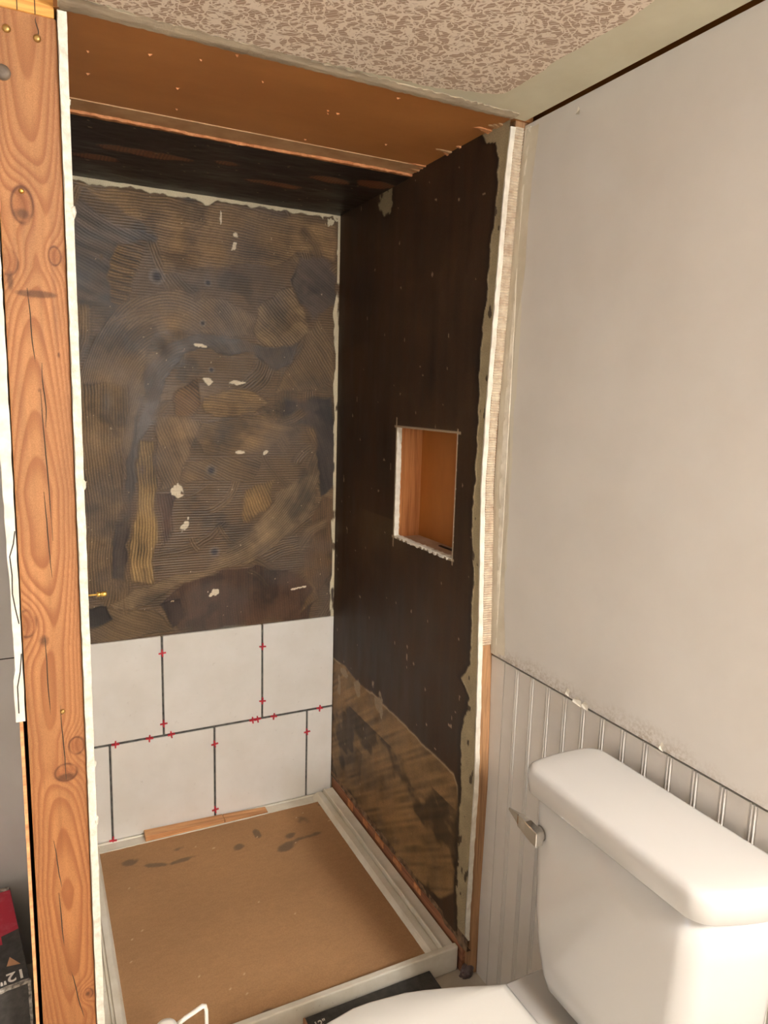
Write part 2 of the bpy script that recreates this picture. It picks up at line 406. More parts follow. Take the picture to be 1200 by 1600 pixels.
# ---------------------------------------------------------------- shower back wall
YB = 0.008
wb = struct(box('wall_back', -0.81, 0.02, YB, YB+0.0125, -0.03, H+0.002, M['board_core']), 'shower back wall board')
SW = [
('top',[(-0.754,1.845),(-0.007,1.834),(-0.012,1.713),(-0.137,1.735),(-0.19,1.695),(-0.523,1.647),(-0.541,1.728),(-0.626,1.791)]),
('fan',[(-0.715,1.809),(-0.639,1.765),(-0.537,1.722),(-0.535,1.703),(-0.64,1.71),(-0.661,1.621),(-0.627,1.548),(-0.748,1.532),(-0.756,1.774)]),
('fan2',[(-0.64,1.71),(-0.566,1.706),(-0.58,1.648),(-0.594,1.615),(-0.627,1.542),(-0.663,1.552),(-0.655,1.634)]),
('arch',[(-0.697,1.461),(-0.652,1.54),(-0.588,1.583),(-0.491,1.605),(-0.363,1.59),(-0.263,1.543),(-0.278,1.487),(-0.419,1.491),(-0.473,1.495),(-0.539,1.484),(-0.567,1.403),(-0.583,1.283),(-0.627,1.077),(-0.764,1.08),(-0.743,1.344)]),
('inner',[(-0.567,1.403),(-0.514,1.459),(-0.419,1.491),(-0.321,1.484),(-0.248,1.461),(-0.127,1.482),(-0.142,1.416),(-0.203,1.392),(-0.278,1.431),(-0.392,1.446),(-0.474,1.428),(-0.509,1.366),(-0.53,1.311),(-0.551,1.229),(-0.585,1.181),(-0.601,1.076),(-0.633,1.077),(-0.597,1.215),(-0.575,1.316)]),
('rtop',[(-0.137,1.721),(-0.06,1.729),(-0.012,1.706),(-0.01,1.591),(-0.066,1.572),(-0.097,1.541),(-0.128,1.596),(-0.152,1.65)]),
('rwedge',[(-0.256,1.571),(-0.204,1.617),(-0.144,1.63),(-0.128,1.582),(-0.097,1.527),(-0.073,1.514),(-0.143,1.467),(-0.248,1.461),(-0.285,1.5)]),
('rmid',[(-0.203,1.327),(-0.013,1.34),(-0.008,1.474),(-0.074,1.572),(-0.096,1.52),(-0.127,1.439),(-0.188,1.378)]),
('cell',[(-0.421,1.314),(-0.365,1.336),(-0.278,1.332),(-0.21,1.302),(-0.263,1.261),(-0.365,1.256),(-0.415,1.272)]),
('cdiag',[(-0.51,1.298),(-0.476,1.34),(-0.434,1.362),(-0.421,1.286),(-0.463,1.244),(-0.504,1.25)]),
('cmid',[(-0.422,1.244),(-0.233,1.261),(-0.132,1.226),(-0.225,1.151),(-0.423,1.16),(-0.45,1.202)]),
('rdark',[(-0.18,1.32),(-0.094,1.315),(-0.021,1.325),(0.001,1.04),(-0.057,1.003),(-0.085,1.218),(-0.14,1.233),(-0.172,1.262)]),
('lcol',[(-0.755,1.335),(-0.613,1.34),(-0.648,1.002),(-0.67,0.92),(-0.647,0.82),(-0.694,0.739),(-0.764,0.746)]),
('ldark',[(-0.576,1.308),(-0.597,1.227),(-0.606,1.139),(-0.615,1.015),(-0.624,0.917),(-0.631,0.769),(-0.673,0.794),(-0.663,0.934),(-0.641,1.037),(-0.618,1.173),(-0.589,1.307)]),
('lcol2',[(-0.592,1.179),(-0.552,1.179),(-0.546,1.012),(-0.548,0.898),(-0.567,0.784),(-0.621,0.775),(-0.621,0.903),(-0.608,1.035)]),
('cd2',[(-0.55,1.261),(-0.422,1.249),(-0.465,1.137),(-0.501,1.053),(-0.541,1.054)]),
('cd3',[(-0.465,1.137),(-0.322,1.15),(-0.233,1.142),(-0.278,1.061),(-0.507,1.06)]),
('cred',[(-0.548,1.047),(-0.487,1.031),(-0.503,0.924),(-0.538,0.869)]),
('lowred',[(-0.47,0.776),(-0.263,0.811),(-0.12,0.768),(-0.061,0.69),(-0.085,0.611),(-0.37,0.621),(-0.487,0.62),(-0.541,0.708)]),
('sweep',[(-0.682,0.73),(-0.554,0.79),(-0.427,0.802),(-0.324,0.884),(-0.248,0.94),(-0.202,1.029),(-0.066,1.079),(-0.081,0.963),(-0.145,0.904),(-0.232,0.832),(-0.369,0.797),(-0.506,0.757),(-0.589,0.713),(-0.663,0.707)]),
('cdi',[(-0.293,1.04),(-0.209,1.06),(-0.232,0.97),(-0.278,0.934),(-0.301,0.943)]),
('rlow',[(-0.049,1.009),(-0.007,0.999),(-0.002,0.766),(-0.061,0.69),(-0.12,0.768),(-0.088,0.901)]),
('lwedge',[(-0.736,0.651),(-0.682,0.723),(-0.562,0.696),(-0.501,0.622),(-0.737,0.608)]),
('blob1',[(-0.759,0.71),(-0.688,0.724),(-0.677,0.68),(-0.723,0.656),(-0.761,0.661)]),
('blob2',[(-0.548,0.709),(-0.485,0.717),(-0.472,0.656),(-0.508,0.63)]),
('lo2',[(-0.118,0.631),(-0.052,0.673),(-0.078,0.724),(-0.112,0.767),(-0.086,0.701)]),
('grey',[(-0.494,0.613),(-0.294,0.627),(-0.271,0.613),(-0.487,0.605)]),
]
# name: (colour, stripe kind, parameter, contrast, gloss)
ST = {'top': ((118, 98, 72), 'a', 88, .34, .50), 'fan': ((78, 69, 62), 'a', 62, .14, .30), 'fan2': ((112, 92, 64), 'a', 78, .38, .5),
 'arch': ((110, 94, 74), 'c', (-0.50, 1.22, 1.0, 0.62), .30, .45), 'inner': ((76, 65, 56), 'c', (-0.45, 1.2, 1, .6), .14, .32),
 'rtop': ((80, 70, 64), 'a', 60, .10, .35), 'rwedge': ((120, 102, 76), 'a', 50, .26, .5), 'rmid': ((98, 82, 60), 'a', 35, .2, .45),
 'cell': ((118, 99, 72), 'a', 88, .34, .5), 'cdiag': ((106, 84, 60), 'a', 50, .40, .5), 'cmid': ((106, 88, 64), 'a', 80, .2, .45),
 'rdark': ((62, 54, 50), 'a', 20, .08, .35), 'lcol': ((108, 91, 68), 'a', 3, .34, .5), 'ldark': ((62, 52, 46), 'a', 0, .10, .32),
 'lcol2': ((134, 114, 80), 'a', 2, .42, .6), 'cd2': ((114, 97, 76), 'a', 22, .28, .5), 'cd3': ((98, 82, 62), 'a', 70, .22, .45),
 'cred': ((72, 52, 40), 'a', 10, .2, .4), 'lowred': ((76, 57, 44), 'a', 5, .12, .3), 'sweep': ((114, 98, 76), 'c', (-0.45, 1.25, 1, .9), .22, .4),
 'cdi': ((116, 96, 66), 'a', 18, .36, .5), 'rlow': ((94, 74, 52), 'a', 5, .2, .45), 'lwedge': ((104, 88, 66), 'a', 60, .16, .45),
 'blob1': ((38, 33, 31), 'a', 0, .05, .3), 'blob2': ((52, 40, 34), 'a', 0, .05, .3), 'lo2': ((108, 88, 62), 'a', 30, .15, .45), 'grey': ((126, 126, 116), 'a', 85, .2, .7)}
WARM = np.array([1.02, 0.90, 0.76])
def fl_back(U, V):
    n1 = fbm(U*6, V*6, 1); n2 = fbm(U*25, V*25, 5); n3 = fbm(U*3, V*3, 9); n4 = fbm(U*11, V*11, 13)
    wx = (fbm(U*14, V*14, 21)-0.5)*0.034; wy = (fbm(U*14, V*14, 25)-0.5)*0.034
    per = 0.0074
    s = 0.5+0.5*np.sin(2*np.pi*V/per + n1*5)
    col = lin((94, 78, 58))[None]*(1+0.5*(s-0.5))[:, None]; h = s*0.0012; g = np.full_like(U, 0.48)
    # many random trowel strokes under the big sweeps
    r = np.random.default_rng(77)
    strokes = []
    for k in range(70):
        cx, cz = r.uniform(-.78, 0), r.uniform(.6, 1.85); R0 = r.uniform(.06, .35); th = r.uniform(0, 6.28); wd = r.uniform(.025, .08); sp = r.uniform(.25, .8)
        strokes.append((cx, cz, R0, th, wd, sp, r.uniform(.62, 1.25), r.uniform(.1, .4)))
    def stroke(col, h, g, q):
        cx, cz, R0, th, wd, sp, ton, amp = q
        ox, oz = cx-R0*math.cos(th), cz-R0*math.sin(th)
        R = np.hypot(U+wx*.5-ox, V+wy*.5-oz); A = np.arctan2(V-oz, U-ox)-th; A = (A+np.pi) % (2*np.pi)-np.pi
        mk = sst(wd/2-np.abs(R-R0), -.002, .006+.02*n3)*sst(sp-np.abs(A)+(n4-.5)*.5, 0, .12)
        st = 0.5+0.5*np.sin(2*np.pi*R/per); drag = vnoise(R*160, A*6, 33)
        cc = lin((98, 82, 61))[None]*ton*(1+2.2*amp*(st-.5)+.5*(drag-.5)+.7*(n4-.5))[:, None]
        lip = np.exp(-((np.abs(R-R0)-wd/2)/.0022)**2)*sst(sp-np.abs(A), 0, .1)*.35*n4
        m = (mk*.85)[:, None]
        return (col*(1-m)+cc*m)*(1-lip[:, None]), h*(1-mk)+mk*(st*amp*.0036+.0004), g*(1-mk)+mk*(.42+.2*n4)
    for q in strokes[:44]: col, h, g = stroke(col, h, g, q)
    for name, poly in SW:
        c, kind, par, amp, gl = ST[name]
        sd = sdpoly(U+wx, V+wy, poly)
        mk = sst(sd, -0.004, 0.004+0.045*np.clip(n4-.42, 0, 1))
        if kind == 'a':
            a = math.radians(par); tt = U*math.cos(a)+V*math.sin(a); al = -U*math.sin(a)+V*math.cos(a)
            tt = tt + (n1-0.5)*0.03; pp = per
        else:
            cx, cy, ex, ey = par; tt = np.sqrt(((U-cx)*ex)**2+((V-cy)*ey)**2); al = np.arctan2(V-cy, U-cx)*.2; pp = per*(.5+.5*ey)*.85
        s = 0.5+0.5*np.sin(2*np.pi*tt/pp); drag = vnoise(tt*130, al*9, 37)
        cc = lin(c)[None]*(1+2.3*amp*(s-0.5)+0.5*(n2-0.5)+1.1*(n4-.5)+.35*(drag-.5))[:, None]
        if name == 'fan':
            b = 0.5+0.5*np.sin(2*np.pi*(V+0.35*(U+0.7)+(n1-.5)*.03)/0.036); cc = cc*(0.75+0.55*b)[:, None]
        if name == 'fan2':
            b = 0.5+0.5*np.sin(2*np.pi*(V+0.30*(U+0.7))/0.024); cc = cc*(0.55+0.5*sst(b, 0.05, 0.35))[:, None]
        ridge = np.exp(-((sd-0.001)/0.0028)**2)*np.clip(n3*2.2-0.55, 0, 1)
        cc = cc*(1-0.55*ridge)[:, None]
        col = col*(1-mk[:, None]) + cc*mk[:, None]
        h = h*(1-mk) + mk*(0.0004+s*amp*0.0036+ridge*0.001); g = g*(1-mk)+(gl*.4+.36)*mk
    for q in strokes[44:]: col, h, g = stroke(col, h, g, q[:2]+(q[2]*.6, q[3], q[4]*.55, q[5]*.6, q[6], q[7]))
    col = np.clip(col, 0, 1)*WARM[None]
    # dark smears, bluish thin film
    d = sst(fbm(U*9+3, V*11, 41), 0.56, 0.72); col = col*(1-0.45*d[:, None])
    film = sst(fbm(U*5+9, V*5, 47), 0.52, 0.7)[:, None]*0.35; col = col*(1-film)+lin((84, 79, 78))[None]*film*np.array([1, .95, .9])[None]
    speck = (fbm(U*120, V*120, 61, 2) > 0.935); col = np.where(speck[:, None], lin((176, 154, 122)), col)
    for cx, cz, r in DOTS:
        dd = np.hypot(U-cx, V-cz); k = np.exp(-(dd/r)**4)[:, None]; col = col*(1-k)+lin((48, 42, 44))[None]*k
        k = np.exp(-((dd-r*1.2)/(r*.4))**2)[:, None]*0.15*(n2[:, None]*2); col = col*(1-k)+lin((150, 144, 138))[None]*k
    for cx, cz, rx, rz, a in CHIPS:
        ca, sa = math.cos(a), math.sin(a); du = (U-cx)*ca+(V-cz)*sa; dv = -(U-cx)*sa+(V-cz)*ca
        k = sst(1.1-(du/rx)**2-(dv/rz)**2+(fbm(U*110, V*110, 71, 2)-.5)*2.4, 0, .25)[:, None]
        col = col*(1-k)+lin((216, 202, 176))[None]*k; g = g*(1-k[:, 0])+.8*k[:, 0]
    # bare board paper at the top and at the right edge
    e = V-(H-0.019+0.018*(fbm(U*40, V*0+2, 81, 3)-0.5)-0.02*np.exp(-((U+0.40)/0.02)**2)-0.03*np.exp(-((U+0.035)/0.02)**2)*(fbm(U*60, V*60, 7)>.45))
    k = sst(e, 0, 0.003)
    e2 = U-(-0.010-0.016*np.clip(fbm(V*14, U*0+5, 85, 3)-0.38, 0, 1)*2.2*(fbm(V*5, U*0, 89, 2)))
    k = np.maximum(k, sst(e2, 0, 0.002)*sst(fbm(V*20, U*60, 93, 3), 0.30, 0.42)); k = np.clip(k, 0, 1)
    top = V > H-0.006
    pap = lin((206, 194, 164))[None]*(0.85+0.3*n2[:, None])
    pap = np.where(top[:, None], lin((60, 48, 36)), pap)
    col = col*(1-k[:, None])+pap*k[:, None]; h = h*(1-k); g = g*(1-k)+.8*k
    return np.clip(col, 0, 1), h+0.0004, np.clip(g+(n2-0.5)*0.3, 0.18, 0.95)
CHIPS = [(-0.32, 1.762, .007, .010, .2), (-0.326, 1.73, .006, .014, -.3), (-0.402, 1.353, .015, .009, -.2), (-0.318, 1.354, .022, .006, 0), (-0.493, 1.04, .014, .018, .4), (-0.471, .942, .009, .022, -.5), (-0.389, .73, .019, .010, .15), (-0.31, 1.151, .012, .004, 0), (-0.231, 1.15, .008, .005, .6), (-0.362, 1.803, .002, .018, 0), (-0.42, 1.453, .02, .004, -.1), (-0.12, .72, .03, .003, .1)]
DOTS = [(-0.537, 1.63, .014), (-0.399, 1.626, .007), (-0.395, 1.099, .011), (-0.388, .856, .011), (-0.415, 1.515, .006), (-0.392, 1.387, .006)]
sheet('adhesive', -0.793, 0.0, 0.55, H, 0.002, lambda U, V, h: np.stack([U, YB-h, V], -1), fl_back, M['coat'], wb)['label'] = 'trowelled brown tile adhesive in combed sweeps'
box('thinset_bed', -0.793, 0.0, 0.0035, YB, 0.004, 0.612, M['thinset'], wb)['label'] = 'dark thinset showing in the tile joints'

# tiles: two courses in running bond
G = 0.0031
rows = [(0.005, 0.3025, [-0.793, -0.6975, -0.3945, -0.0915, -0.003]), (0.3100, 0.6155, [-0.793, -0.5455, -0.2425, -0.003])]
for z0, z1, xs in rows:
    for a, b in zip(xs[:-1], xs[1:]):
        ta = a+G if a > -0.79 else a; tb = b-G if b < -0.01 else b
        box('tile', ta, tb, 0.0, 0.008, z0, z1, M['tile'], wb, 0.0012, 1)

# ---------------------------------------------------------------- shower right wall with niche
NY0, NY1, NZ0, NZ1 = -0.698, -0.403, 0.958, 1.247
wr = struct(box('wall_shower_right', 0.0, 0.0125, FRONT+.05, NY0, 0.055, H, M['board_core']), 'shower side wall board with a niche cut in it')
box('board_rear', 0.0, 0.0125, NY1, YB+.004, 0.055, H, M['board_core'], wr)
box('board_above', 0.0, 0.0125, NY0, NY1, NZ1, H, M['board_core'], wr)
box('board_below', 0.0, 0.0125, NY0, NY1, 0.055, NZ0, M['board_core'], wr)
EDGE = np.array([(-.798, .055), (-.781, .165), (-.781, .265), (-.779, .40), (-.781, .462), (-.768, .551), (-.799, .658), (-.762, .69), (-.793, .732), (-.79, .851), (-.788, .938), (-.774, 1.037), (-.776, 1.137), (-.777, 1.303), (-.771, 1.411), (-.787, 1.554), (-.79, 1.63), (-.807, 1.738), (-.806, 1.80), (-.79, 1.835), (-.75, 1.845), (-.74, 1.866)])
LOWP = [(.02, .471), (-.10, .478), (-.196, .462), (-.30, .47), (-.372, .466), (-.56, .455), (-.72, .448), (-.752, .444), (-.768, .425), (-.772, .33), (-.775, .15), (-.70, .09), (-.40, .03), (.02, .03)]
def OFF(z): return np.interp(z, [0, .14, .46, .76, 1.14, 1.3, 1.74, 1.865], [.014, .016, .010, .022, .043, .040, .016, .002])
def bow(U, V): return U + OFF(V)*np.clip((-.70-U)/.14, 0, 1)
def fl_right(U, V):       # U is y, V is z
    U = bow(U, V)
    n1 = fbm(U*6, V*5, 101); n2 = fbm(U*30, V*9, 105); n3 = fbm(U*40, V*40, 109)
    wx = (fbm(U*18, V*18, 121)-0.5)*0.03
    col = lin((60, 40, 22))[None]*(0.40+0.85*n1+0.55*(n2-.5)+.4*(fbm(U*60, V*4, 117)-.5))[:, None]
    br = sst(fbm(U*4+7, V*3, 113), 0.56, 0.78)[:, None]*0.35*(V < 1.0)[:, None]
    col = col*(1-br)+lin((92, 72, 46))[None]*br
    h = 0.0008+0.0016*n1; g = 0.46+0.25*n2
    sd = sdpoly(U+wx*.5, V+wx*.5, LOWP); mk = sst(sd, -.004, .004)
    t2 = vnoise((U*0.55+V*0.84)*120, (U*.84-V*.55)*9, 139)
    lc = lin((126, 98, 62))[None]*(0.45+0.75*t2+0.9*(n1-.4)+.4*(n3-.5))[:, None]
    dk = sst(fbm(U*7-V*6, V*9+U*4, 131), 0.5, 0.62)*(V < 0.36); lc = lc*(1-0.72*dk[:, None])
    dk = sst(fbm(U*10, V*5, 135), 0.52, 0.66)*sst(-.12-U, 0, .2)*(V < .25); lc = lc*(1-0.7*dk[:, None])
    rim = np.exp(-((sd-.003)/.0030)**2)*sst(fbm(U*9, V*9, 137), .4, .5)*sst(V, .38, .44)*.8
    lc = lc*(1-rim[:, None])+lin((170, 150, 120))[None]*rim[:, None]
    col = col*(1-mk[:, None])+lc*mk[:, None]; h = h*(1-mk)+mk*(0.0004+.0016*t2*n1)
    # flaked chips near the old tile line and small flecks
    for cy, cz, ry, rz in [(-.10, .455, .05, .012), (-.19, .445, .03, .03), (-.30, .50, .014, .02), (-.34, .46, .03, .03), (-.36, .44, .012, .03), (-.05, .40, .015, .04), (-.60, 1.26, .002, .01)]:
        k = sst(1-((U-cy)/ry)**2-((V-cz)/rz)**2+(n3-.5)*2.6, .25, .5)[:, None]*.85; col = col*(1-k)+lin((150, 132, 106))[None]*k
    fl = fbm(U*70, V*45, 141, 2) > 0.90; col = np.where(fl[:, None], lin((150, 128, 104)), col)
    # scored layout lines at the niche
    for line in (np.abs(U-NY1-.003) + 9*(np.abs(V-1.10) > .172), np.abs(V-NZ1-.003) + 9*(np.abs(U+.55) > .162), np.abs(U-NY0+.002) + 9*(np.abs(V-1.10) > .158), np.abs(V-NZ0+.003)+9*(np.abs(U+.55) > .158)):
        k = (line < .0028)[:, None]*0.75; col = col*(1-k)+lin((180, 160, 132))[None]*k
    ed = np.interp(V, EDGE[:, 1], EDGE[:, 0]) + (fbm(U*20, V*40, 151)-.5)*.016
    k = sst(ed-U, 0, .002)
    pap = lin((158, 142, 110))[None]*(0.75+0.4*n3[:, None])
    bl = (fbm(U*60, V*30, 161, 2) > .76) ; pap = np.where(bl[:, None], lin((70, 56, 40)), pap)
    # bare board at the top corner by the back wall
    k2 = sst(1-((U+.30)/.045)**2-((V-(H-.02))/.05)**2+(n3-.5)*2, .1, .3)*.8
    k = np.maximum(k, k2)
    dark = np.exp(-((U-ed-.006)/.008)**2)[:, None]*.5; col = col*(1-dark)
    col = col*(1-k[:, None])+pap*k[:, None]; h = h*(1-k); g = g*(1-k)+.8*k
    return np.clip(col, 0, 1), h+.0003, np.clip(g, .2, .95)
sheet('adhesive', FRONT, 0.004, 0.057, H, 0.003, lambda U, V, h: np.stack([-h, bow(U, V), V], -1), fl_right, M['coat'], wr,
      keep=lambda u, v: ~((u > NY0-.001) & (u < NY1+.001) & (v > NZ0-.001) & (v < NZ1+.001)))['label'] = 'dark brown glossy adhesive'
# white cut board edge facing the room, crumbly niche rim and ragged foot
rough_bar('board_edge', 0.0012, 0.0125, FRONT-0.002, FRONT+0.055, 0.06, H-0.012, 120, 0.0012, M['gyp'], wr, ax=(.4, 1), off=OFF)
for (a, b, z0, z1) in ((NY1-.002, NY1+.004, NZ0, NZ1), (NY0-.004, NY0+.001, NZ0-.004, NZ1)):
    rough_bar('niche_rim', -0.0015, 0.012, a, b, z0, z1, 40, 0.0008, M['gyp'], wr)
v = []; f = []; N = 40
for i in range(N+1):
    y = NY0 + (NY1-NY0)*i/N; j = random.uniform(-.0015, .0015)
    v += [(-.002+j, y, NZ0+j), (.012, y, NZ0+.002+j), (.012, y, NZ0-.006), (-.002+j, y, NZ0-.005+j*2)]
for i in range(N):
    a = i*4; b = a+4; f += [(a, a+1, b+1, b), (a+3, a, b, b+3), (a+1, a+2, b+2, b+1)]
from_py('niche_rim', v, f, M['gyp'], wr)
v = []; f = []; N = 60
for i in range(N+1):
    y = FRONT + (-FRONT+.004)*i/N; z = 0.05 + 0.02*float(fbm(np.array([y*22.]), np.array([.5]), 171)[0]) - (0.016 if i < 8 else 0)
    v += [(-.001-random.random()*.004, y, z), (-.001, y, .075), (.010, y, .075), (.010, y, z)]
for i in range(N):
    a = i*4; b = a+4; f += [(a, b, b+1, a+1), (a+3, a, b, b+3)]
from_py('ragged_foot', v, f, mottled('flaking_board_foot', (74, 54, 38), (140, 112, 84), 50, 0.8), wr)
# framing seen through the niche and below the board
struct(box('wall_outer', 0.075, 0.13, -4.6, 0.15, FZ, 2.0, M['panelling']), 'brown panelling behind the niche')
fr = struct(box('trim_1', 0.0125, 0.075, -0.403, -0.365, 0.05, H, M['lumber']), 'wall stud at the side of the niche')
struct(box('trim_2', 0.0125, 0.075, -0.74, -0.698, 0.05, H, M['lumber']), 'wall stud by the shower opening')
blk = struct(box('trim_3', 0.0125, 0.075, -0.698, -0.403, 0.915, 0.955, mottled('pale_blocking', (206, 184, 164), (186, 158, 132), 20)), 'pale wooden block at the foot of the niche')
box('debris_chip', 0.05, 0.058, -0.62, -0.55, 0.955, 0.957, M['dark'], blk)
struct(box('trim_4', 0.004, 0.075, FRONT+.028, 0.02, FZ, 0.0545, M['lumber_y']), 'bottom plate under the shower wall board')
for k in range(5):
    y = -.17-.11*k
    box('wood_shred', .002, .0045, y, y+.03+random.random()*.03, .015+random.random()*.02, .045, M['ply_edge'], wr)

# ---------------------------------------------------------------- painted right wall
struct(rough_bar('trim_5', 0.0125, 0.075, FRONT+.0005, -0.77, FZ, H, 60, 0.0002, M['trimmer'], off=OFF), 'raw trimmer stud at the shower opening')
pw = struct(loft('wall_right', [[(XW, FRONT-.001+float(OFF(z)), z), (XW+.012, FRONT-.001+float(OFF(z)), z), (XW+.012, -4.6, z), (XW, -4.6, z)] for z in np.linspace(.766, H-.006, 40)], M['paint'], smooth=False), 'greige painted wall above the beadboard')
# mesh tape: ribbed strip up the corner
v = []; f = []; k = 0
z = 0.785
while z < H-0.012:
    w0 = 0.0125+random.uniform(-.0005, .0005); w1 = 0.0345 + 0.002*math.sin(z*9)+random.uniform(-.0006, .0006)
    F_ = FRONT+float(OFF(z)); v += [(w0, F_-.0012, z), (w1, F_-.0012, z), (w0, F_-.0034, z+.0026), (w1, F_-.0034, z+.0026)]
    z += 0.0052
n = len(v)//4
for i in range(n):
    a = i*4; f.append((a, a+1, a+3, a+2))
    if i < n-1: f.append((a+2, a+3, a+5, a+4))
mt = from_py('mesh_tape', v, f, mottled('mesh_tape', (214, 200, 176), (184, 160, 136), 60, 0.85, 0.1, stretch=(1, 1, 1)), pw)
mt['label'] = 'ribbed drywall mesh tape up the corner'
# corner bead line and smear of compound
rough_bar('corner_bead', XW-.0012, XW+.004, FRONT-.022, FRONT-.000, 0.775, H-0.012, 80, .0005, M['gyp'], pw, off=OFF)
v = []; f = []; N = 70
for i in range(N+1):
    z = .775+(H-.80-.0)*i/N if False else .775+(H-.015-.775)*i/N
    wdt = .030+.035*float(fbm(np.array([z*5.]), np.array([.2]), 181)[0])**2
    F_ = FRONT+float(OFF(z)); v += [(XW-.0008, F_-.002, z), (XW-.0014, F_-.012, z), (XW-.0002, F_-.002-wdt, z)]
for i in range(N):
    a = i*3; b = a+3; f += [(a, a+1, b+1, b), (a+1, a+2, b+2, b+1)]
from_py('compound_smear', v, f, mottled('joint_compound', (210, 200, 180), (196, 184, 162), 16, 0.8), pw)
for (y, z, s) in ((-1.09, .768, .022), (-1.115, .768, .016), (-1.07, .775, .01), (-1.30, .772, .008), (-.99, 1.835, .008)):
    vv = [(XW-.0005, y, z), (XW-.0005, y-s, z+.004), (XW-.004, y-s*1.3, z-.006), (XW-.0045, y-s*.2, z-.004), (XW-.002, y-s*.6, z+.009)]
    from_py('paint_flake', vv, [(0, 1, 4), (0, 1, 2, 3)], M['gyp'], pw)
# beadboard: planks with a double bead
wn = struct(box('wall_right_wainscot', XW+.0095, XW+.013, -4.6, FRONT-.001, FZ, 0.762, M['dark']), 'beadboard wainscot below the painted wall')
P = 0.0506; X = XW+.003
prof = [(0, .0066), (0, .0012), (.002, 0.0), (P-.0125, 0.0), (P-.0115, .0022), (P-.0105, .0022), (P-.0095, -.0002), (P-.0075, -.0012), (P-.0060, .0), (P-.0052, .0024), (P-.0046, .0024), (P-.0038, 0), (P-.0020, -.0012), (P-.0006, .0), (P, .0022), (P, .0066)]
bv = []; bf = []
for zz in (0.0, 0.7955):
    bv += [(X+dx, -dy, FZ+zz) for dy, dx in prof]
k = len(prof)
for i in range(k): bf.append((i, (i+1) % k, k+(i+1) % k, k+i))
bf += [tuple(range(k))[::-1], tuple(range(k, 2*k))]
pl = from_py('plank', bv, bf, M['bead'], wn); pl.location = (0, -0.8685+P, 0)
y = -0.8685; i = 0
pl.location.y = -0.8685
while y-P > -4.5:
    y -= P
    o = bpy.data.objects.new('plank', pl.data); C.objects.link(o); o.parent = wn; o.location = (0, y, 0)
loft('edge_plank', [[(X, FRONT-.001+float(OFF(z)), z), (X+.0066, FRONT-.001+float(OFF(z)), z), (X+.0066, -.8682, z), (X, -.8682, z)] for z in np.linspace(FZ, .7605, 16)], M['bead'], wn, smooth=False)

# ---------------------------------------------------------------- rest of the room (behind and beside the camera)
struct(box('wall_front', -2.7, 0.25, -4.7, -4.6, FZ, 2.0, M['white_paint']), 'wall behind the camera')
wl = struct(box('wall_left', -2.8, -2.7, -4.7, -2.6, FZ, 2.0, M['white_paint']), 'room wall opposite the painted wall')
box('wall_piece', -2.8, -2.7, -1.8, 0.15, FZ, 2.0, M['white_paint'], wl)
box('wall_piece', -2.8, -2.7, -2.6, -1.8, FZ, 0.95, M['white_paint'], wl)
box('wall_piece', -2.8, -2.7, -2.6, -1.8, 1.65, 2.0, M['white_paint'], wl)
wnd = struct(box('window_1', -2.77, -2.73, -2.6, -2.56, 0.95, 1.65, M['white_paint']), 'window letting in dull daylight')
box('window_frame', -2.77, -2.73, -1.84, -1.8, 0.95, 1.65, M['white_paint'], wnd)
box('window_frame', -2.77, -2.73, -2.56, -1.84, 0.95, 0.99, M['white_paint'], wnd)
box('window_frame', -2.77, -2.73, -2.56, -1.84, 1.61, 1.65, M['white_paint'], wnd)
gl = new_mat('window_glass', (255, 255, 255), 0.0); gl.node_tree.nodes['Principled BSDF'].inputs['Transmission Weight'].default_value = 1.0
gl.node_tree.nodes['Principled BSDF'].inputs['IOR'].default_value = 1.01
box('pane', -2.752, -2.748, -2.56, -1.84, 0.99, 1.61, gl, wnd)
fl = struct(box('wall_far_left', -2.7, -0.912, -0.36, -0.348, FZ, 1.95, M['greywall']), 'grey wall beyond the partition')
box('seam_strip', -2.7, -0.912, -0.3605, -0.36, 0.728, 0.7305, M['dark'], fl)

# vanity lamp on the painted wall, behind the camera: the light of the room
lamp = empty('vanity_lamp', (0.0, -2.92, 1.73))
tag(lamp, 'vanity lamp with three round bulbs on the painted wall', 'lamp')
o = box('back_plate', XW-.016, XW+.001, -.30, .30, -.05, .05, M['chrome'], lamp, .006, 2)
em = bpy.data.materials.new('bulb_glow'); em.use_nodes = True
nt = em.node_tree; nt.nodes.clear(); e = nt.nodes.new('ShaderNodeEmission'); oo = nt.nodes.new('ShaderNodeOutputMaterial')
e.inputs[0].default_value = (*LAMP_COLOR, 1); e.inputs[1].default_value = LAMP_STRENGTH; nt.links.new(e.outputs[0], oo.inputs[0])
for k in (-1, 0, 1):
    bm = bmesh.new(); bmesh.ops.create_uvsphere(bm, u_segments=20, v_segments=12, radius=.07)
    for q in bm.verts: q.co += Vector((-.105, k*.2, 0))
    from_bm('bulb', bm, em, lamp, True)
    lathe('socket', [(.024, -.045), (.024, .025)], (-.0, k*.2, 0), M['chrome'], lamp, 16, 'x')

# ---------------------------------------------------------------- partition: stud, boards
wsl = struct(box('wall_shower_left', -0.8055, -0.793, FRONT+.003, YB+.004, FZ, H, M['board_core']), 'shower wall board on the partition')
rough_bar('board_edge', -0.8052, -0.7935, FRONT-0.004, FRONT+.004, 0.0, H-.004, 90, 0.0009, M['board_core'], wsl)
for z, s in ((1.585, .008), (1.17, .007), (.69, .006), (.585, .007), (1.74, .004)):
    bm = bmesh.new(); bmesh.ops.create_icosphere(bm, subdivisions=2, radius=s)
    for q in bm.verts: q.co = Vector((q.co.x*.5-.794, q.co.y*.5+FRONT-.002, q.co.z*1.3+z))*1.0 + Vector((random.uniform(-.001, .001),)*3)
    from_bm('mortar_crumb', bm, M['board_core'], wsl)
